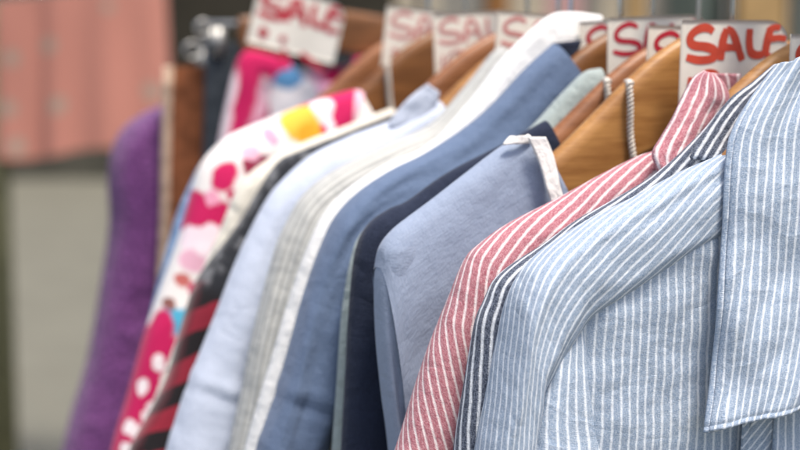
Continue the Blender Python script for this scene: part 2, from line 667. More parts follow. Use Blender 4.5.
def f2_body():
    B = []
    for (px, py, ru, rv, c) in [(238, 70, .022, .05, CR), (232, 110, .016, .05, CR), (222, 125, .008, .04, 'eedfe2'), (262, 85, .016, .06, 'd88aa8'), (300, 105, .035, .05, 'e2dcdc'),
                                (287, 76, .020, .013, '4f7fa8'), (335, 85, .02, .03, 'e3a6bf'), (350, 78, .022, .016, CR), (375, 70, .03, .02, 'c58aa0'), (262, 118, .012, .03, CR)]:
        p = P(px, py, 1.518)
        B.append((p.x, p.z, ru, rv, c))
    return blobs_material('pink cloth printed with crimson and blue patches', 'd4a2b4', B, .006, 40)


# --- nearest to farthest; outlines run from the neck over the shoulder and down the sleeve
STR = 'striped shirts at the front of the rack'
# 1 blue striped shirt
o_blue = [(752, 132), (728, 150), (684, 170), (640, 194), (600, 214), (572, 231), (545, 249), (524, 270), (509, 300), (499, 345), (489, 395), (478, 445)]
i_blue = [(760, 215), (728, 232), (690, 252), (650, 276), (610, 302), (582, 318), (566, 345), (548, 375), (535, 395), (530, 422), (526, 450)]
blue, _, _, _ = garment('striped_shirt', 'pale blue shirt with thin white stripes and a wide open collar, nearest on the rack', 'shirt', .69, o_blue, M_blue,
                        inner_px=i_blue, b0=.0122, b1=.0175, T=.0115, wr=.003, fold=.007, neck_drop=.16, ex=.6,
                        twist=lambda s: (.9 * (s - .26) ** 2 if s < .26 else 0) - .16 * max(0, s - .2), seed=3.1)
# 2 navy striped shirt
o_nst = [(772, 68), (752, 84), (728, 101), (700, 133), (660, 170), (620, 196), (580, 218), (545, 243), (512, 264), (494, 280), (484, 300), (474, 325), (461, 400), (454, 445)]
navy_st, _, _, _ = garment('striped_shirt', 'dark navy shirt with white stripes tucked between the red and the pale blue striped shirts', 'shirt', .715, o_nst, M_navy_st,
                           a=(.03, .06, .055), b0=.008, b1=.013, T=.007, wr=.003, fold=.004, twist=lambda s: -.12 * s, seed=8.2)
# 3 red striped shirt
o_red = [(700, 118), (682, 134), (668, 143), (655, 150), (640, 155), (600, 175), (560, 197), (512, 221), (484, 240), (466, 258), (448, 298), (425, 355), (399, 437), (385, 484)]
red, _, _, _ = garment('striped_shirt', 'red shirt with white stripes and a turned up collar', 'shirt', .745, o_red, M_red,
                       a=(.03, .062, .055), b0=.012, b1=.019, T=.010, wr=.003, fold=.005, twist=lambda s: -.28 * min(s, .2) - .62 * max(0, s - .2), seed=12.4)
for g_ in (blue, navy_st, red):
    g_['group'] = STR
# 4 grey-blue top
o_gb = [(540, 138), (526, 136), (503, 145), (464, 174), (432, 199), (404, 220), (386, 236), (378, 252), (374, 285), (376, 340), (382, 395), (389, 446)]
gb, gbo, gbi, gbs = garment('jersey', 'plain grey blue jersey top with an off white neck lining', 'top', .80, o_gb, M_greyblue,
                            inner_px=[(557, 202), (553, 235), (541, 280), (522, 330), (498, 370), (470, 402), (440, 426), (416, 444), (402, 456)], b0=.0115, b1=.0155, T=.0105, wr=.0022, fold=.007,
                            neck_drop=.10, seed=21.0,
                            drop_sleeve=([(382, 242), (377.5, 253), (374, 285), (376, 340), (382, 395), (389, 446)], [(418, 243), (416, 268), (414, 300), (412, 350), (413, 400), (416, 446)], 264))
# 5 navy
o_nv = [(545, 120), (502, 144), (448, 172), (408, 200), (390, 208), (368, 224), (355, 252), (348, 317), (344, 390), (341, 446)]
garment('navy_sweater', 'dark navy sweater almost hidden behind the grey blue jersey', 'sweater', .835, o_nv, M_navy, a=(.03, .055, .05), b0=.008, b1=.014, T=.009, wr=.002, seed=23)
# 6 sage
o_gr = [(600, 68), (584, 72), (560, 95), (525, 132), (480, 160), (430, 190), (390, 210), (362, 232), (350, 262), (341, 317), (336, 390), (332, 446)]
garment('sage_shirt', 'pale sage green shirt with a rounded collar edge, mostly hidden', 'shirt', .862, o_gr, M_green, a=(.03, .055, .05), b0=.008, b1=.012, T=.008, wr=.002, seed=25)
# 7 washed blue jacket
o_b2 = [(553, 43), (525, 68), (481, 114), (430, 150), (394, 168), (362, 189), (338, 213), (322, 243), (305, 290), (277, 388), (262, 432), (257, 448)]
garment('blue_jacket', 'washed mid blue cotton jacket with a seam across the sleeve', 'jacket', .895, o_b2, M_blue2, a=(.03, .022, .019), b0=.012, b1=.018, T=.010, wr=.0045,
        seams=((384, .0012),), seed=27)
# 8 white
o_wh = [(600, 15), (575, 12), (552, 14), (528, 32), (498, 62), (470, 100), (430, 143), (390, 162), (352, 185), (325, 212), (308, 245), (292, 290), (262, 388), (245, 448)]
garment('white_shirt', 'white shirt with a high collar between the blue jacket and the grey knit', 'shirt', .925, o_wh, M_white, right_drop=.045, a=(.03, .055, .05), b0=.008, b1=.014, T=.008, wr=.002, seed=29)
# 9 grey rib knit
o_gk = [(500, 46), (490, 55), (462, 90), (430, 124), (390, 142), (338, 168), (306, 192), (288, 220), (274, 255), (252, 339), (239, 405), (230, 447)]
garment('grey_cardigan', 'light grey ribbed knit cardigan', 'cardigan', .965, o_gk, M_grey, a=(.03, .055, .05), b0=.014, b1=.018, T=.012, wr=.0055, seed=31)
# 10 pale blue
o_lb = [(437, 100), (420, 108), (390, 121), (350, 136), (311, 155), (282, 180), (264, 204), (238, 256), (211, 325), (189, 379), (174, 425), (167, 447)]
garment('pale_blue_shirt', 'very pale blue shirt with a stitched seam across its sleeve', 'shirt', 1.01, o_lb, M_light, a=(.03, .06, .05), b0=.014, b1=.022, T=.012, wr=.0055,
        seams=((374, .0013),), seed=33)
# 11 plaid
o_pl = [(398, 112), (388, 116), (345, 133), (302, 150), (280, 160), (259, 189), (245, 213), (228, 238), (210, 260), (193, 287), (180, 330), (164, 383), (133, 441), (130, 448)]
garment('plaid_shirt', 'red and black plaid flannel shirt with a dark speckled yoke', 'shirt', 1.07, o_pl, M_plaid, a=(.03, .06, .05), b0=.012, b1=.02, T=.011, seed=35)
# 12 cream
o_cr = [(392, 108), (380, 112), (340, 128), (304, 142), (266, 161), (240, 184), (227, 213), (217, 237), (200, 275), (178, 335), (150, 410), (140, 448)]
garment('cream_shirt', 'cream shirt peeking out between the plaid shirt and the printed blouse', 'shirt', 1.115, o_cr, M_cream, a=(.03, .055, .05), b0=.010, b1=.014, T=.01, seed=37)
# 13 floral
o_fl = [(362, 92), (352, 90), (310, 102), (260, 122), (230, 135), (211, 151), (199, 168), (188, 203), (176, 245), (155, 303), (143, 338), (127, 397), (112, 448)]
garment('printed_blouse', 'white blouse printed with crimson, yellow and blue shapes with dotted lower sleeves', 'blouse', 1.18, o_fl, M_floral, a=(.04, .06, .05), b0=.016, b1=.024, T=.014, seed=39)
# 14 denim
o_dn = [(330, 100), (270, 118), (225, 140), (204, 160), (190, 185), (177, 215), (165, 256), (150, 315), (137, 368), (122, 420), (115, 448)]
garment('denim_shirt', 'light denim shirt showing as a thin blue edge behind the printed blouse', 'shirt', 1.25, o_dn, M_denim, a=(.03, .055, .05), b0=.012, b1=.02, T=.012, seed=41)
# 15 purple
o_pu = [(330, 50), (250, 78), (200, 92), (164, 104), (140, 115), (122, 130), (112, 150), (108, 178), (109, 225), (102, 275), (87, 357), (72, 410), (63, 446)]
garment('purple_coat', 'purple fuzzy wool coat, last garment on the rack', 'coat', 1.66, o_pu, M_purple, a=(.04, .07, .06), b0=.03, b1=.04, T=.03, wr=.004, seed=43)




def lint(root, count, L, mat, seed):
    """loose fibre ends standing off the brushed cloth of a sleeve"""
    rnd = random.Random(seed)
    sl = [o for o in root.children if o.name.startswith('sleeve')][0]
    vs_, fs_ = sl.data.vertices, sl.data.polygons
    V, Fc = [], []
    polys = [p for p in fs_ if p.center.z > 1.12]
    for _ in range(count):
        p = polys[rnd.randrange(len(polys))]
        c = Vector(p.center) + root.location * 0
        n = Vector(p.normal)
        t = n.orthogonal().normalized()
        t = (t * math.cos(6.28 * rnd.random()) + n.cross(t) * math.sin(6.28 * rnd.random())).normalized()
        ln = L * (.4 + rnd.random())
        sd = n.cross(t) * .00006
        a_ = c - n * .0002
        m_ = c + n * ln * .45 + t * ln * .5
        e_ = c + n * ln * .6 + t * ln * 1.1
        o = len(V)
        V += [a_ - sd, a_ + sd, m_ + sd, m_ - sd, e_]
        Fc += [(o, o + 1, o + 2, o + 3), (o + 3, o + 2, o + 4)]
    ob = mesh_obj('lint', V, Fc, mat, root)
    ob['kind'] = 'stuff'


M_lint = plain('loose cotton fibres', 'd8d4d2', .95, .1)
M_lintr = plain('loose red fibres', 'c98d93', .95, .1)
lint(red, 9000, .0016, M_lintr, 1)
lint(navy_st, 7000, .0014, M_lint, 2)
lint(blue, 6000, .0012, M_lint, 3)


# --- details of the front garments
jacket = [o for o in bpy.data.objects if o.name == 'blue_jacket'][0]
patch('collar', [(553, 43), (554, 55), (557, 70), (561, 86)], [(582, 40), (576, 54), (569, 70), (563, 86)], M_navy, jacket, .900, nu=12, nv=12, wr=.0006, seed=21)
pale = [o for o in bpy.data.objects if o.name == 'pale_blue_shirt'][0]
patch('collar', [(428, 84), (416, 92), (404, 103), (393, 117), (388, 126)], [(439, 92), (436, 104), (428, 116), (418, 124), (410, 130)], M_light, pale, 1.003, bulge=.0008, nu=20, nv=24,
      wr=.0008, seed=22, th=.002)
# blue shirt: wide collar leaf lying open over the front
cl_left = [(778, 66), (762, 86), (747, 107), (735, 128), (728, 150), (725, 190), (723, 235), (720, 285), (716, 335), (711, 385), (707, 415), (705, 433)]
cl_right = [(905, 20), (905, 60), (903, 95), (900, 130), (897, 165), (893, 205), (888, 240), (882, 275), (876, 310), (868, 345), (860, 370), (850, 386)]
patch('collar', cl_left, cl_right, M_blue, blue, .676, lean=(-.004, .020), bulge=.006, wr=.0045, seed=2, th=.003, nu=130, nv=180,
      bottom=lambda t: 7 * math.sin(math.pi * t) ** 2 + 1.3 * math.sin(14 * t), roll=.004,
      depth=lambda t, q: -.0009 * math.exp(-((t - .03) / .007) ** 2) - .0007 * math.exp(-((q - .985) / .005) ** 2))
left_leaf = [o for o in blue.children if o.name.startswith('collar')][0]
rl = left_leaf.copy()
rl.data = left_leaf.data.copy()
COL.objects.link(rl)
for vt in rl.data.vertices:
    vt.co.x = 2 * (XC + .012) - vt.co.x
    vt.co.y += .005
rl.data.flip_normals()
# front placket and the turned facing under the collar leaf
patch('placket', [(748, 380), (746, 400), (743, 425), (740, 470), (738, 520)], [(778, 380), (776, 400), (774, 425), (772, 470), (770, 520)], M_blue, blue, .674,
      lean=(.002, .004), nu=16, nv=40, wr=.002, seed=4, uslope=.9)
patch('placket', [(777, 380), (775, 400), (774, 425), (772, 470), (770, 520)], [(812, 380), (812, 400), (812, 425), (812, 470), (812, 520)], M_blue, blue, .671,
      lean=(.002, .004), nu=16, nv=40, wr=.002, seed=5)
# side panel folded forward at the armhole
patch('armhole_fold', [(560, 318), (552, 340), (543, 365), (533, 395), (525, 430), (520, 490)], [(600, 318), (612, 350), (622, 385), (630, 420), (636, 455), (640, 500)],
      M_blue, blue, .6765, lean=(-.010, .004), nu=40, nv=60, wr=.0006, seed=6, uslope=-.06,
      depth=lambda t, q: .0065 * math.sin(math.pi * min(1, t * 1.35 + .12)) - .012 * max(0, t - .55) / .45 - .011 * max(0, 1 - t / .26) ** 1.5)
# red shirt: collar turned up
patch('collar', [(705, 72), (694, 79), (684, 96), (673, 119), (661, 139), (654, 151), (655, 161), (664, 180)], [(712, 74), (722, 83), (728, 98), (722, 112), (713, 130), (707, 150), (703, 172), (700, 196)],
      M_red, red, .738, lean=(-.003, .016), bulge=.009, nu=44, nv=50, wr=.0016, seed=9, th=.0022, ushift=.001)
patch('collar', [(708, 73), (712, 78), (718, 90), (722, 106)], [(740, 74), (740, 80), (738, 92), (734, 106)], M_red, red, .766, nu=14, nv=14, wr=.001, seed=10)
# navy shirt: collar edge
patch('collar', [(774, 66), (752, 84), (729, 101), (708, 128), (690, 158)], [(800, 60), (790, 84), (776, 108), (760, 134), (742, 166)], M_navy_st, navy_st, .708,
      lean=(-.003, .006), bulge=.004, nu=30, nv=30, wr=.001, seed=11, th=.002, uslope=0)
# grey blue jersey: off white neck lining
patch('neck_lining', [(545, 137), (551, 150), (556, 168), (560, 188), (566, 206)], [(528, 137), (534, 150), (541, 168), (547, 190), (554, 210)], M_lining, gb, .777,
      lean=(-.008, .0), nu=10, nv=24, wr=.0006, seed=14, th=.002)
patch('neck_lining', [(503, 145), (505, 142), (508, 139), (511, 137)], [(530, 143), (531, 140), (530, 137), (527, 135)], M_lining, gb, .792, bulge=.002, nu=14, nv=12, wr=.0002, seed=15, th=.002)


# ------------------------------------------------------------------ hangers
M_wood = [wood('honey beech', 'b7864c', '84562a'), wood('reddish beech', 'a06a44', '6d4224'), wood('dark walnut stained beech', '8a5a30', '573415')]
M_dull = plain('dull nickel', 'a9a8a4', .45, .5, .8, .1, 60, .05)
M_steel = plain('chromed steel', 'c8c8c8', .22, .5, 1.0, .06, 60, .03)


def hanger_profile(dx):
    top = np.interp(dx, [0, .02, .045, .07, .10, .13, .17, .21, .24], [0, -.002, -.012, -.030, -.057, -.083, -.108, -.126, -.140])
    dep = np.interp(dx, [0, .03, .06, .09, .13, .18, .24], [.068, .066, .055, .044, .034, .028, .020])
    return top, dep


hang_me = None


def hanger(Y, label, wood_i=0, dx=0.0, apex=1.500, half=.2, flat=False, tilt=0.0):
    root = thing('coat_hanger', label, 'coat hanger', (XC + dx, Y, apex), 'wooden hangers on the rack')
    xs = np.linspace(-half, half, 81)
    V = []
    sec = [(-1, -1), (-1, -.85), (-1, .55), (-.85, .82), (-.45, .97), (0, 1), (.45, .97), (.85, .82), (1, .55), (1, -.85), (1, -1)]
    for x in xs:
        ax = abs(x)
        if flat:
            t, d = -.14 * ax - .9 * max(0, ax - .1) ** 1.5, .044 - .06 * max(0, ax - .1)
        else:
            t, d = smooth_t(ax), hanger_profile(ax)[1]
        end = max(0, ax - half + .012) / .012
        d *= math.sqrt(max(.15, 1 - end * end))
        th = .0052 + .003 * (ax / .22)
        bow = .006 * (ax / .22) ** 2
        for (q, c) in sec:
            z = t - d * (1 - c) / 2 if c < .5 else t - .011 * (1 - c) / .45
            V.append((x, q * th + bow, z))
    n = len(sec)
    Fc = grid_faces(len(xs), n, flip=True)
    for i in range(len(xs) - 1):
        Fc.append((i * n, (i + 1) * n, (i + 1) * n + n - 1, i * n + n - 1))
    Fc.append(tuple(range(n)))
    Fc.append(tuple((len(xs) - 1) * n + k for k in range(n))[::-1])
    b = mesh_obj('board', V, Fc, M_wood[wood_i])
    b.parent = root
    r = .0152
    cz = RAIL_Z - apex
    path = [(0, 0, -.012), (0, 0, .006), (0, 0, cz - r - .004)]
    for k in range(0, 15):
        an = math.radians(-90 + 19 * k)
        path.append((-dx + r * math.cos(an), 0, cz + r * math.sin(an)))
    v, f = tube(path, .0017, 8)
    h = mesh_obj('hook', v, f, M_steel)
    h.parent = root
    return root


RAIL_Z = 1.562
_dx = np.linspace(0, .24, 60)
_tp = smooth_arr(np.array([hanger_profile(q)[0] for q in _dx]), 12)


def smooth_t(q):
    return float(np.interp(q, _dx, _tp))


HSPEC = [  # y, label, wood, dx, apex, half
    (.690, 'light wooden hanger inside the pale blue striped shirt', 0, .005, 1.478, .15),
    (.745, 'light wooden hanger arm rising out of the turned up red collar', 0, .032, 1.496, .10),
    (.806, 'wide honey coloured hanger with a braided chain, carrying the grey blue top', 0, .0, 1.500, .17),
    (.843, 'reddish wooden hanger just behind the wide honey coloured one', 1, .0, 1.494, .17),
    (.897, 'brown wooden hanger inside the washed blue jacket', 2, .0, 1.501, .13),
    (.930, 'pale wooden hanger peeking out beside the white collar', 0, -.005, 1.500, .11),
    (.968, 'golden wooden hanger holding the grey ribbed cardigan', 0, -.022, 1.484, .15),
    (1.015, 'golden wooden hanger holding the very pale blue shirt', 0, -.006, 1.496, .15),
    (1.075, 'brown wooden hanger holding the plaid shirt', 1, .0, 1.497, .15),
    (1.185, 'dark brown wooden hanger with a short chain above the printed blouse', 2, .0, 1.499, .15),
    (1.25, 'wooden hanger of the denim shirt behind the printed blouse', 1, -.004, 1.496, .15),
]
HANG = [hanger(*h) for h in HSPEC]
hanger(1.545, 'flat dark brown hanger board behind the tilted sale card', 2, .0, 1.517, .085, True)

# ------------------------------------------------------------------ rail
rack = thing('clothes_rack', 'chromed clothes rack rail carrying the whole row of garments', 'clothes rack', (XC, 1.3, 0))
v, f = tube([(XC, -.6, RAIL_Z), (XC, 4.6, RAIL_Z)], .0125, 20)
mesh_obj('rail', v, f, M_steel, rack)
for yy in (-.58, 4.58):
    v, f = merge([tube([(XC, yy, .02), (XC, yy, RAIL_Z - .0126)], .0125, 16), tube([(XC - .28, yy, .02), (XC + .28, yy, .02)], .0125, 16)])
    mesh_obj('post', v, f, M_steel, rack)


# ------------------------------------------------------------------ clip hangers with trousers and skirt at the far end
def hung(name, label, cat, Y, left_px, mat, seed, b=.012, hem=.7):
    pts = [P(x, y, Y) for x, y in left_px]
    pts = [np.array((p.x, p.z)) for p in pts]
    while pts[-1][1] > hem:
        pts.append(pts[-1] + np.array((-.004, -.06)))
    o, s_ = catmull(pts, 80)
    i_ = o.copy()
    i_[:, 0] = 2 * XC - i_[:, 0]
    root = thing(name, label, cat, (XC, Y, hem), 'garments hanging on the clothes rack')
    ob = build_sleeve(root, 'panel', o, i_, s_, Y, b, b * 1.3, mat, seed, wr=.006, ex=.6, fit=False)
    ob.name = 'waist_panel'
    return root, o


def clip_hanger(Y, z, xl, label, ring):
    root = thing('clip_hanger', label, 'clip hanger', (XC, Y, z), 'chrome clip hangers')
    xr = 2 * XC - xl
    v, f = tube([(xl, Y, z), (xr, Y, z)], .0036, 12)
    mesh_obj('rod', v, f, M_dull, root)
    path = [(XC, Y, z), (XC, Y, RAIL_Z - .02)]
    for k in range(15):
        an = math.radians(-90 + 19 * k)
        path.append((XC + .0152 * math.cos(an), Y, RAIL_Z + .0152 * math.sin(an)))
    v, f = tube(path, .0018, 8)
    mesh_obj('hook', v, f, M_steel, root)
    for sx, x in ((1, xl), (-1, xr)):
        lp = [(x - sx * .004 + ring * math.cos(k * math.pi / 8), Y - .006, z - ring * .55 + ring * math.sin(k * math.pi / 8)) for k in range(16)]
        pv = [tube(lp, .0022, 10, True)]
        for dy in (-.011, .011):
            bv, bf = box_verts(x + sx * .012 - .006, x + sx * .012 + .006, Y + dy - .0012, Y + dy + .0012, z - .034, z - .004)
            pv.append((bv, bf))
        v, f = merge(pv)
        mesh_obj('clip', v, f, M_dull, root)
    return root


M_suede = plain('brown suede', '7a4a30', .9, .15, 0, .4, 55, .4, .003)
M_pale = plain('pale leather strip', 'b9a08a', .8, .2, 0, .35, 80, .3)
tr, _ = hung('trousers', 'slate grey trousers clipped on a chrome hanger beside the crimson printed top', 'trousers', 1.585,
             [(206, 42), (205, 80), (204, 130), (202, 200), (200, 260)], M_slate, 51)
sk, sko = hung('skirt', 'brown suede skirt with a pale edge strip, standing against the purple coat', 'skirt', 1.615,
               [(166, 66), (165, 100), (164, 150), (163, 210), (160, 280)], M_suede, 53, b=.016)
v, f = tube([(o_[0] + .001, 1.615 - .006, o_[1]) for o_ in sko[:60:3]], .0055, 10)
e = mesh_obj('edge_trim', v, f, M_pale, sk)  # paler strip running down the left edge of the skirt
p1 = P(205, 24, 1.585)
clip_hanger(1.585, p1.z, p1.x, 'chrome clip hanger gripping the slate grey trousers', .0075)
p2 = P(194, 46, 1.615)
clip_hanger(1.615, p2.z, p2.x, 'chrome clip hanger gripping the brown suede skirt', .0085)

# ------------------------------------------------------------------ sale cards
M_card = plain('off white card', 'e6dfd1', .75, .25, 0, .09, 25, .12)
M_ink = plain('orange red marker ink', 'cb4c36', .6, .3, 0, .12, 60, .05)
M_ink3 = plain('faded pink marker ink', 'c98b85', .6, .3, 0, .12, 60, .05)
M_ink2 = plain('crimson marker ink', 'b8293a', .6, .3, 0, .12, 60, .05)
Z6 = lambda pts: [(670 + x / 6, y / 6) for x, y in pts]
SALE = [
    (Z6([(238, 190), (215, 172), (180, 166), (140, 180), (110, 205), (98, 235), (108, 262), (140, 275), (190, 280), (235, 295), (252, 320), (240, 345), (205, 358), (150, 360), (110, 352), (78, 342)]), 9.0),
    (Z6([(284, 362), (288, 300), (300, 230), (318, 172)]), 9.2),
    (Z6([(318, 172), (345, 185), (365, 220), (385, 280), (412, 362)]), 8.8),
    (Z6([(286, 296), (320, 284), (378, 286)]), 7.5),
    (Z6([(456, 172), (452, 230), (455, 285), (468, 318), (500, 330), (535, 322)]), 8.8),
    (Z6([(572, 165), (560, 220), (548, 280), (545, 335)]), 8.8),
    (Z6([(565, 172), (600, 163), (622, 166)]), 6.6),
    (Z6([(558, 238), (610, 226), (650, 232)]), 6.6),
    (Z6([(545, 335), (590, 340), (640, 330)]), 7.0),
]
ROW2 = [
    ([(687, 77), (686, 92), (685, 112)], 6.6),
    ([(694, 78), (702, 72), (712, 73), (718, 84), (717, 100), (708, 112), (697, 110), (693, 95), (694, 78)], 5.6),
    ([(728, 78), (731, 95), (729, 112)], 6.4),
    ([(742, 80), (752, 76), (757, 88), (748, 98), (741, 110)], 5.6),
]
ROW3 = [
    ([(689, 78), (695, 82), (690, 88)], 10),
    ([(716, 80), (718, 88)], 9),
    ([(722, 96), (720, 112)], 9),
    ([(740, 96), (755, 103), (768, 110)], 8),
]
def thin(rows, k=.66):
    return [(p_, w_ * k) for p_, w_ in rows]


CY = .785
C0 = P(730, 20, CY)            # top middle of the master card


def card_local(px, py):
    p = P(px, py, CY)
    return p.x - C0.x, p.z - C0.z


def card(Y, px_left, py_top, label, ink, rows, tilt=0.0, k=1.0, curl=.004, half=.0365, height=.075):
    p = P(px_left, py_top, Y)
    xl, zt = p.x, p.z
    root = thing('sale_card', label, 'sale card', (xl + half * k, Y, zt), 'hand lettered sale cards on the hangers')

    def bend(x, z):
        return -.0015 - curl * (max(0, x) / .036) ** 3 - .1 * curl * math.cos(z * 60)
    V, Fc = [], []
    nx, nzr = 24, 24
    for side in (0, 1):
        for i in range(nx):
            for j in range(nzr):
                x = -half + 2 * half * i / (nx - 1)
                z = -height * j / (nzr - 1)
                # rounded top right corner
                if x > half - .012 and z > -.012:
                    dx_, dz_ = (x - (half - .012)), (z + .012)
                    dd = math.hypot(dx_, dz_)
                    mx = max(dx_, dz_)
                    if dd > 0:
                        x, z = half - .012 + dx_ * mx / dd, -.012 + dz_ * mx / dd
                V.append((x, bend(x, z) + side * .0007, z))
        Fc += grid_faces(nx, nzr, flip=(side == 1), off=side * nx * nzr)
    o2 = nx * nzr
    rim = [i * nzr for i in range(nx)] + [(nx - 1) * nzr + j for j in range(1, nzr)] + [i * nzr + nzr - 1 for i in range(nx - 2, -1, -1)] + [j for j in range(nzr - 2, 0, -1)]
    for a_, b_ in zip(rim, rim[1:] + rim[:1]):
        Fc.append((a_, b_, b_ + o2, a_ + o2))
    sheet = mesh_obj('card', V, Fc, M_card)
    sheet.name = 'sheet'
    sheet.parent = root
    parts = []
    for n_, (pts, wpx) in enumerate(rows):
        loc = [card_local(*q) for q in pts]
        c_, s_ = catmull(loc, max(8, 5 * len(loc))) if len(loc) > 2 else (np.array([np.array(loc[0]) + (np.array(loc[1]) - np.array(loc[0])) * t for t in np.linspace(0, 1, 8)]), None)
        tn = np.gradient(c_, axis=0)
        tn /= np.maximum(np.linalg.norm(tn, axis=1)[:, None], 1e-9)
        nn = np.stack([-tn[:, 1], tn[:, 0]], 1)
        wv = wpx / 1556 * .955 / 2
        V, Fc = [], []
        m = len(c_)
        for i in range(m):
            t = i / (m - 1)
            ww = wv * (.72 + .28 * math.sin(math.pi * t) ** .5 + .12 * nz(t * 6, n_ * 3.1))
            for sgn in (-1, -.5, 0, .5, 1):
                q = c_[i] + nn[i] * ww * sgn
                x = min(max(q[0], -half + .0008), half - .0008)
                z = min(q[1], -.0008)
                V.append((x, bend(x, z) - .00025 - .00004 * n_, z))
        parts.append((V, grid_faces(m, 5)))
    v, f = merge(parts)
    ltr = mesh_obj('lettering', v, f, ink)
    ltr.parent = root
    root.rotation_euler = (0, tilt, 0)
    root.scale = (k, 1, k)
    return root


card(.785, 680, 20, 'big white card reading SALE in orange red, nearest and sharpest of the cards', M_ink, SALE + ROW2)
card(.722, 789, 34, 'white card corner with a red stroke at the frame edge behind the open blue collar', M_ink, SALE + ROW2)
card(.824, 647, 27, 'white card with a dark red stroke squeezed between two wooden hangers', M_ink2, thin(SALE + ROW2), math.radians(2))
card(.878, 606, 16, 'white card showing a crimson letter S and part of an A', M_ink2, thin(SALE + ROW2), math.radians(-2), 1, .007)
card(.915, 578, 18, 'white card with a red curve beside the collar of the white shirt', M_ink2, thin(SALE + ROW2), math.radians(-4))
card(1.095, 432, 12, 'blurred white card with faded pink lettering left of the grey cardigan', M_ink3, thin(SALE + ROW2), math.radians(-3), .95)
card(.985, 497, 14, 'blurred card with pale red lettering behind the white shirt', M_ink3, thin(SALE + ROW3), math.radians(4))
card(1.20, 386, 10, 'blurred white card with red lettering above the dark brown hanger', M_ink3, thin(SALE[:5] + ROW3), math.radians(6), 1.05)
card(1.42, 258, -6, 'tilted off white card with red lettering above the crimson printed top', M_ink2, SALE[:] + ROW3, math.radians(14), 1.22, height=.047)


# ------------------------------------------------------------------ chains over hangers
def chain(Y, px, apex, zlen, label):
    p = P(px, 60, Y)
    p.z = apex + smooth_t(abs(p.x - XC)) + .0022
    path = []
    yb = Y + .0068
    yf = Y - .0088
    for k in range(9):
        an = math.pi * (1 - k / 8)
        path.append(Vector((p.x + .0088 * (1 - k / 8 if True else 0), (yb + yf) / 2 + (yb - yf) / 2 * -math.cos(an), p.z + .0015 * math.sin(an) - .0015)))
        n0 = len(path)
    m = int(zlen / .0012)
    for k in range(1, m):
        path.append(Vector((p.x + .006 * (k / m) ** 1.5, yf - .0008 * math.sin(k * .2), p.z - .002 - zlen * k / m)))
    back = [Vector((p.x + .0088 - .002 * k / 8, yb, p.z - .002 - .03 * k / 8)) for k in range(8, 0, -1)]
    path = back + path
    # resample
    q, s_ = catmull([tuple(a) for a in path[::2]], int(zlen / .00042) + 60)
    L = s_[-1]
    parts = []
    for ph in (0, math.pi):
        pts = []
        for i in range(len(q)):
            t = (q[min(i + 1, len(q) - 1)] - q[max(i - 1, 0)])
            t = Vector(t).normalized()
            sx = Vector((1, 0, 0))
            sx = (sx - t * sx.dot(t)).normalized()
            sy = t.cross(sx)
            an = s_[i] / .0050 * 2 * math.pi + ph
            pts.append(Vector(q[i]) + sx *     .0015 * math.cos(an) + sy * .0011 * math.sin(an))
        parts.append(tube(pts, .00092, 6))
    v, f = merge(parts)
    o = mesh_obj('chain', v, f, M_silver)
    tag(o, label, 'chain', 'braided chains draped over hangers')
    return o


M_silver = plain('dull silver cord', 'c9c2b7', .5, .5, .2, .1, 200, .05)
chain(.806, 622, 1.5, .062, 'braided silver chain draped over the wide honey coloured hanger')
chain(.843, 600, 1.494, .05, 'short silver chain draped over the reddish hanger')
chain(1.185, 383, 1.499, .05, 'blurred pale chain hanging over the dark brown hanger')

# ------------------------------------------------------------------ printed top at the far end
o_f2 = [(290, 60), (268, 54), (250, 50), (240, 56), (233, 75), (226, 105), (219, 140), (212, 180), (205, 230), (198, 290)]
garment('printed_vest', 'crimson and pink printed top with a blue patch, behind the printed blouse', 'top', 1.53, o_f2, M_floral2,
        a=(.016, .022, .03), b0=.008, b1=.012, T=.012, neck_drop=.02, seed=61, mat_body=f2_body())

# ------------------------------------------------------------------ setting
def ground_mat():
    t = NT('worn paving')
    tc = t.n('ShaderNodeTexCoord')
    o = tc.outputs['Object']
    n1 = t.noise(o, 3, 6, .6)
    n2 = t.noise(o, 60, 4, .6)
    br = t.n('ShaderNodeTexBrick')
    t.put(br.inputs['Vector'], o)
    br.inputs['Scale'].default_value = 1.6
    br.inputs['Mortar Size'].default_value = .012
    c = t.mix(t.step(n1, .3, .7), lin('66655b'), lin('717065'))
    c = t.mix(t.math('MULTIPLY', n2, .3), c, lin('605e53'))
    c = t.mix(br.outputs['Fac'], c, lin('6a665a'))
    t.bump(n2, .3, .004)
    return t.done(c, .9, 0, .2)


g = mesh_obj('ground', [(-80, -40, 0), (80, -40, 0), (80, 160, 0), (-80, 160, 0)], [(0, 1, 2, 3)], ground_mat(), smooth=False)
g['kind'] = 'structure'

# salmon dress on a rack across the way
fh = Vector((math.sin(TH), math.cos(TH), 0))


def BG(px, D, z):
    """place at forward distance D in the direction of a photo column, at height z"""
    return Vector((0, 0, 0)) + fh * D + rt * ((px - 400) / F * D * math.cos(PH)) + Vector((0, 0, z))


def m_salmon():
    t = NT('salmon cotton with pale dots')
    uv, u, v = t.uv()
    vo = t.n('ShaderNodeTexVoronoi', feature='F1')
    t.put(vo.inputs['Vector'], uv)
    vo.inputs['Scale'].default_value = 6.5
    vo.inputs['Randomness'].default_value = .35
    m = t.step(vo.outputs['Distance'], .20, .16)
    c = t.mix(m, lin('b47a6b'), lin('9c8c7d'))
    t.bump(t.noise(uv, 60, 4, .6), .3, .002)
    return t.done(c, .9, .1, .15)


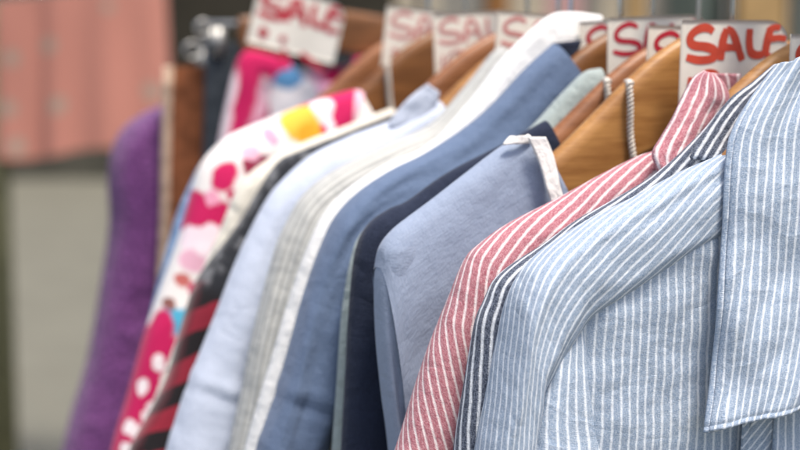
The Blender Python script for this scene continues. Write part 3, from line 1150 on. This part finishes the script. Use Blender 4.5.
DS = 5.0
dress = thing('dress', 'salmon dress with pale dots hanging on a far rack', 'dress', tuple(BG(78, DS, 1.07)))
V, UV = [], []
NA, NB = 120, 50
for k in range(NA + 1):
    an = 2 * math.pi * k / NA
    for j in range(NB):
        q = j / (NB - 1)
        z = 1.93 - (1.93 - 1.085) * q
        hwid = .10 + .17 * min(1, q / .22) ** .8 + .03 * q
        cx = math.copysign(abs(math.cos(an)) ** .8, math.cos(an)) * hwid
        cy = math.sin(an) * (.03 + .06 * q)
        fo = .012 * q * math.sin(cx * 38 + 1.1) + .014 * nz(cx * 9, q * 2, an)
        # one deep fold left of the middle
        fo -= .03 * q * math.exp(-((cx + .115) / .02) ** 2) * (1 if math.sin(an) < 0 else 0) * -1
        zz = z + .02 * q * math.sin(cx * 11 + .5)
        pp = BG(78, DS, 0) + rt * cx + fh * (cy + fo)
        V.append((pp.x, pp.y, zz))
        UV.append((cx * 1.0 + .4 + (0 if math.sin(an) < 0 else 1.3), z))
dso = mesh_obj('skirt', V, grid_faces(NA + 1, NB), m_salmon(), dress, UV)
dso.name = 'cloth'
v, f = tube([tuple(BG(78, DS, 1.94) + rt * x_ - Vector((0, 0, .25 * abs(x_)))) for x_ in np.linspace(-.12, .12, 9)], .012, 10)
dh = mesh_obj('coat_hanger', v, f, M_wood[2])
v2, f2 = tube([tuple(BG(78, DS, 1.94)), tuple(BG(78, DS, 2.0))] + [tuple(BG(78, DS, 2.02) + fh * (.02 * math.sin(k * .5)) + Vector((0, 0, -.02 * math.cos(k * .5)))) for k in range(0, 9)], .003, 8)
hk = mesh_obj('hook', v2, f2, M_steel)
hk.parent = dh
tag(dh, 'hanger of the salmon dress on the far rack', 'coat hanger')
M_iron = plain('dark painted iron', '2b2a26', .6, .3, 0, .2, 30, .1)
fr = thing('far_rack', 'dark iron rack carrying the salmon dress', 'clothes rack', tuple(BG(78, DS, 0)))
v, f = tube([tuple(BG(3, DS, 2.02)), tuple(BG(420, DS, 2.02))], .013, 12)
mesh_obj('rail', v, f, M_iron, fr)
for q, r_ in ((-11, .05), (420, .013)):
    v, f = tube([tuple(BG(q, DS, 0)), tuple(BG(q, DS, 2.06 if r_ > .02 else 2.008))], r_, 16)
    mesh_obj('post', v, f, plain('olive painted wood', '6c6a50', .8, .2) if r_ > .02 else M_iron, fr)

# shop front across the street
WD = 15.0
wallc = plain('dark olive render', '37332a', .9, .2, 0, .25, 2, .2)
shop = thing('shop_building', 'dark shop front with window frames and tan pillars across the paving', 'building', tuple(BG(400, WD, 0)))


def bbox(name, p0, p1, z0, z1, d0, d1, mat):
    c = []
    for D in (WD + d0, WD + d1):
        for px in (p0, p1):
            for z in (z0, z1):
                q = BG(400, D, z) + rt * ((px - 400) / F * WD * math.cos(PH))
                c.append(tuple(q))
    fcs = [(0, 1, 3, 2), (4, 6, 7, 5), (0, 4, 5, 1), (2, 3, 7, 6), (0, 2, 6, 4), (1, 5, 7, 3)]
    return mesh_obj(name, c, fcs, mat, shop, smooth=False)


bbox('wall', -700, 1500, 0, 5.2, 0, .5, wallc)
bbox('cornice', -700, 1500, 4.4, 4.8, -.25, -.003, plain('grey stone', '7b766c', .9, .2, 0, .2, 3, .2))
cols = {'grey': '8c877c', 'brown': '8f6132', 'pink': 'c59a94', 'green': '59625a', 'dark': '34382f', 'tan': 'b08f5f', 'beige': 'b3a68f', 'pale': 'bfbdb4'}
bm = {k: plain(k + ' paint', c, .7, .3, 0, .15, 3, .1) for k, c in cols.items()}
for p0, p1, k in [(395, 440, 'beige'), (440, 484, 'grey'), (487, 506, 'brown'), (508, 545, 'beige'), (546, 582, 'pink'), (584, 598, 'grey'), (600, 624, 'beige'),
                  (626, 643, 'tan'), (646, 664, 'grey'), (670, 686, 'green'), (691, 714, 'green'), (736, 783, 'tan'), (790, 794, 'pale'), (800, 830, 'green'), (840, 900, 'tan')]:
    bbox('pilaster' if k in ('tan', 'brown') else 'window_panel', p0, p1, .5, 3.6, -.12 if k in ('tan', 'brown') else -.04, -.002, bm[k])
for px in (666, 688, 717, 727, 786, 797):
    bbox('mullion', px - 1.2, px + 1.2, .5, 3.6, -.09, -.002, bm['dark'] if px != 727 else bm['pale'])
bbox('stall_riser', -700, 395, 0, .75, -.1, -.002, plain('olive grey plinth', '504d43', .9, .2, 0, .2, 3, .2))

# ------------------------------------------------------------------ light
w = bpy.data.worlds.new('World')
scene.world = w
w.use_nodes = True
nt = w.node_tree
bg = nt.nodes['Background']
sky = nt.nodes.new('ShaderNodeTexSky')
sky.sky_type = 'NISHITA'
sky.sun_disc = False
SUN_EL, SUN_AZ = math.radians(72), math.radians(160)   # azimuth clockwise from +Y
sky.sun_elevation = SUN_EL
sky.sun_rotation = SUN_AZ
sky.dust_density = 4
sky.air_density = 1
sky.ozone_density = 1
nt.links.new(sky.outputs[0], bg.inputs['Color'])
bg.inputs['Strength'].default_value = .105
sd = bpy.data.lights.new('sun', 'SUN')
sd.energy = 2.1
sd.angle = math.radians(14)
sd.color = (1, .93, .84)
so = bpy.data.objects.new('sun', sd)
COL.objects.link(so)
dirv = Vector((math.sin(SUN_AZ) * math.cos(SUN_EL), math.cos(SUN_AZ) * math.cos(SUN_EL), math.sin(SUN_EL)))
so.rotation_euler = (-dirv).to_track_quat('-Z', 'Y').to_euler()
vs = scene.view_settings
vs.view_transform = 'Standard'
vs.look = 'None'
vs.exposure = 1.08
vs.gamma = 1
vs.use_curve_mapping = False
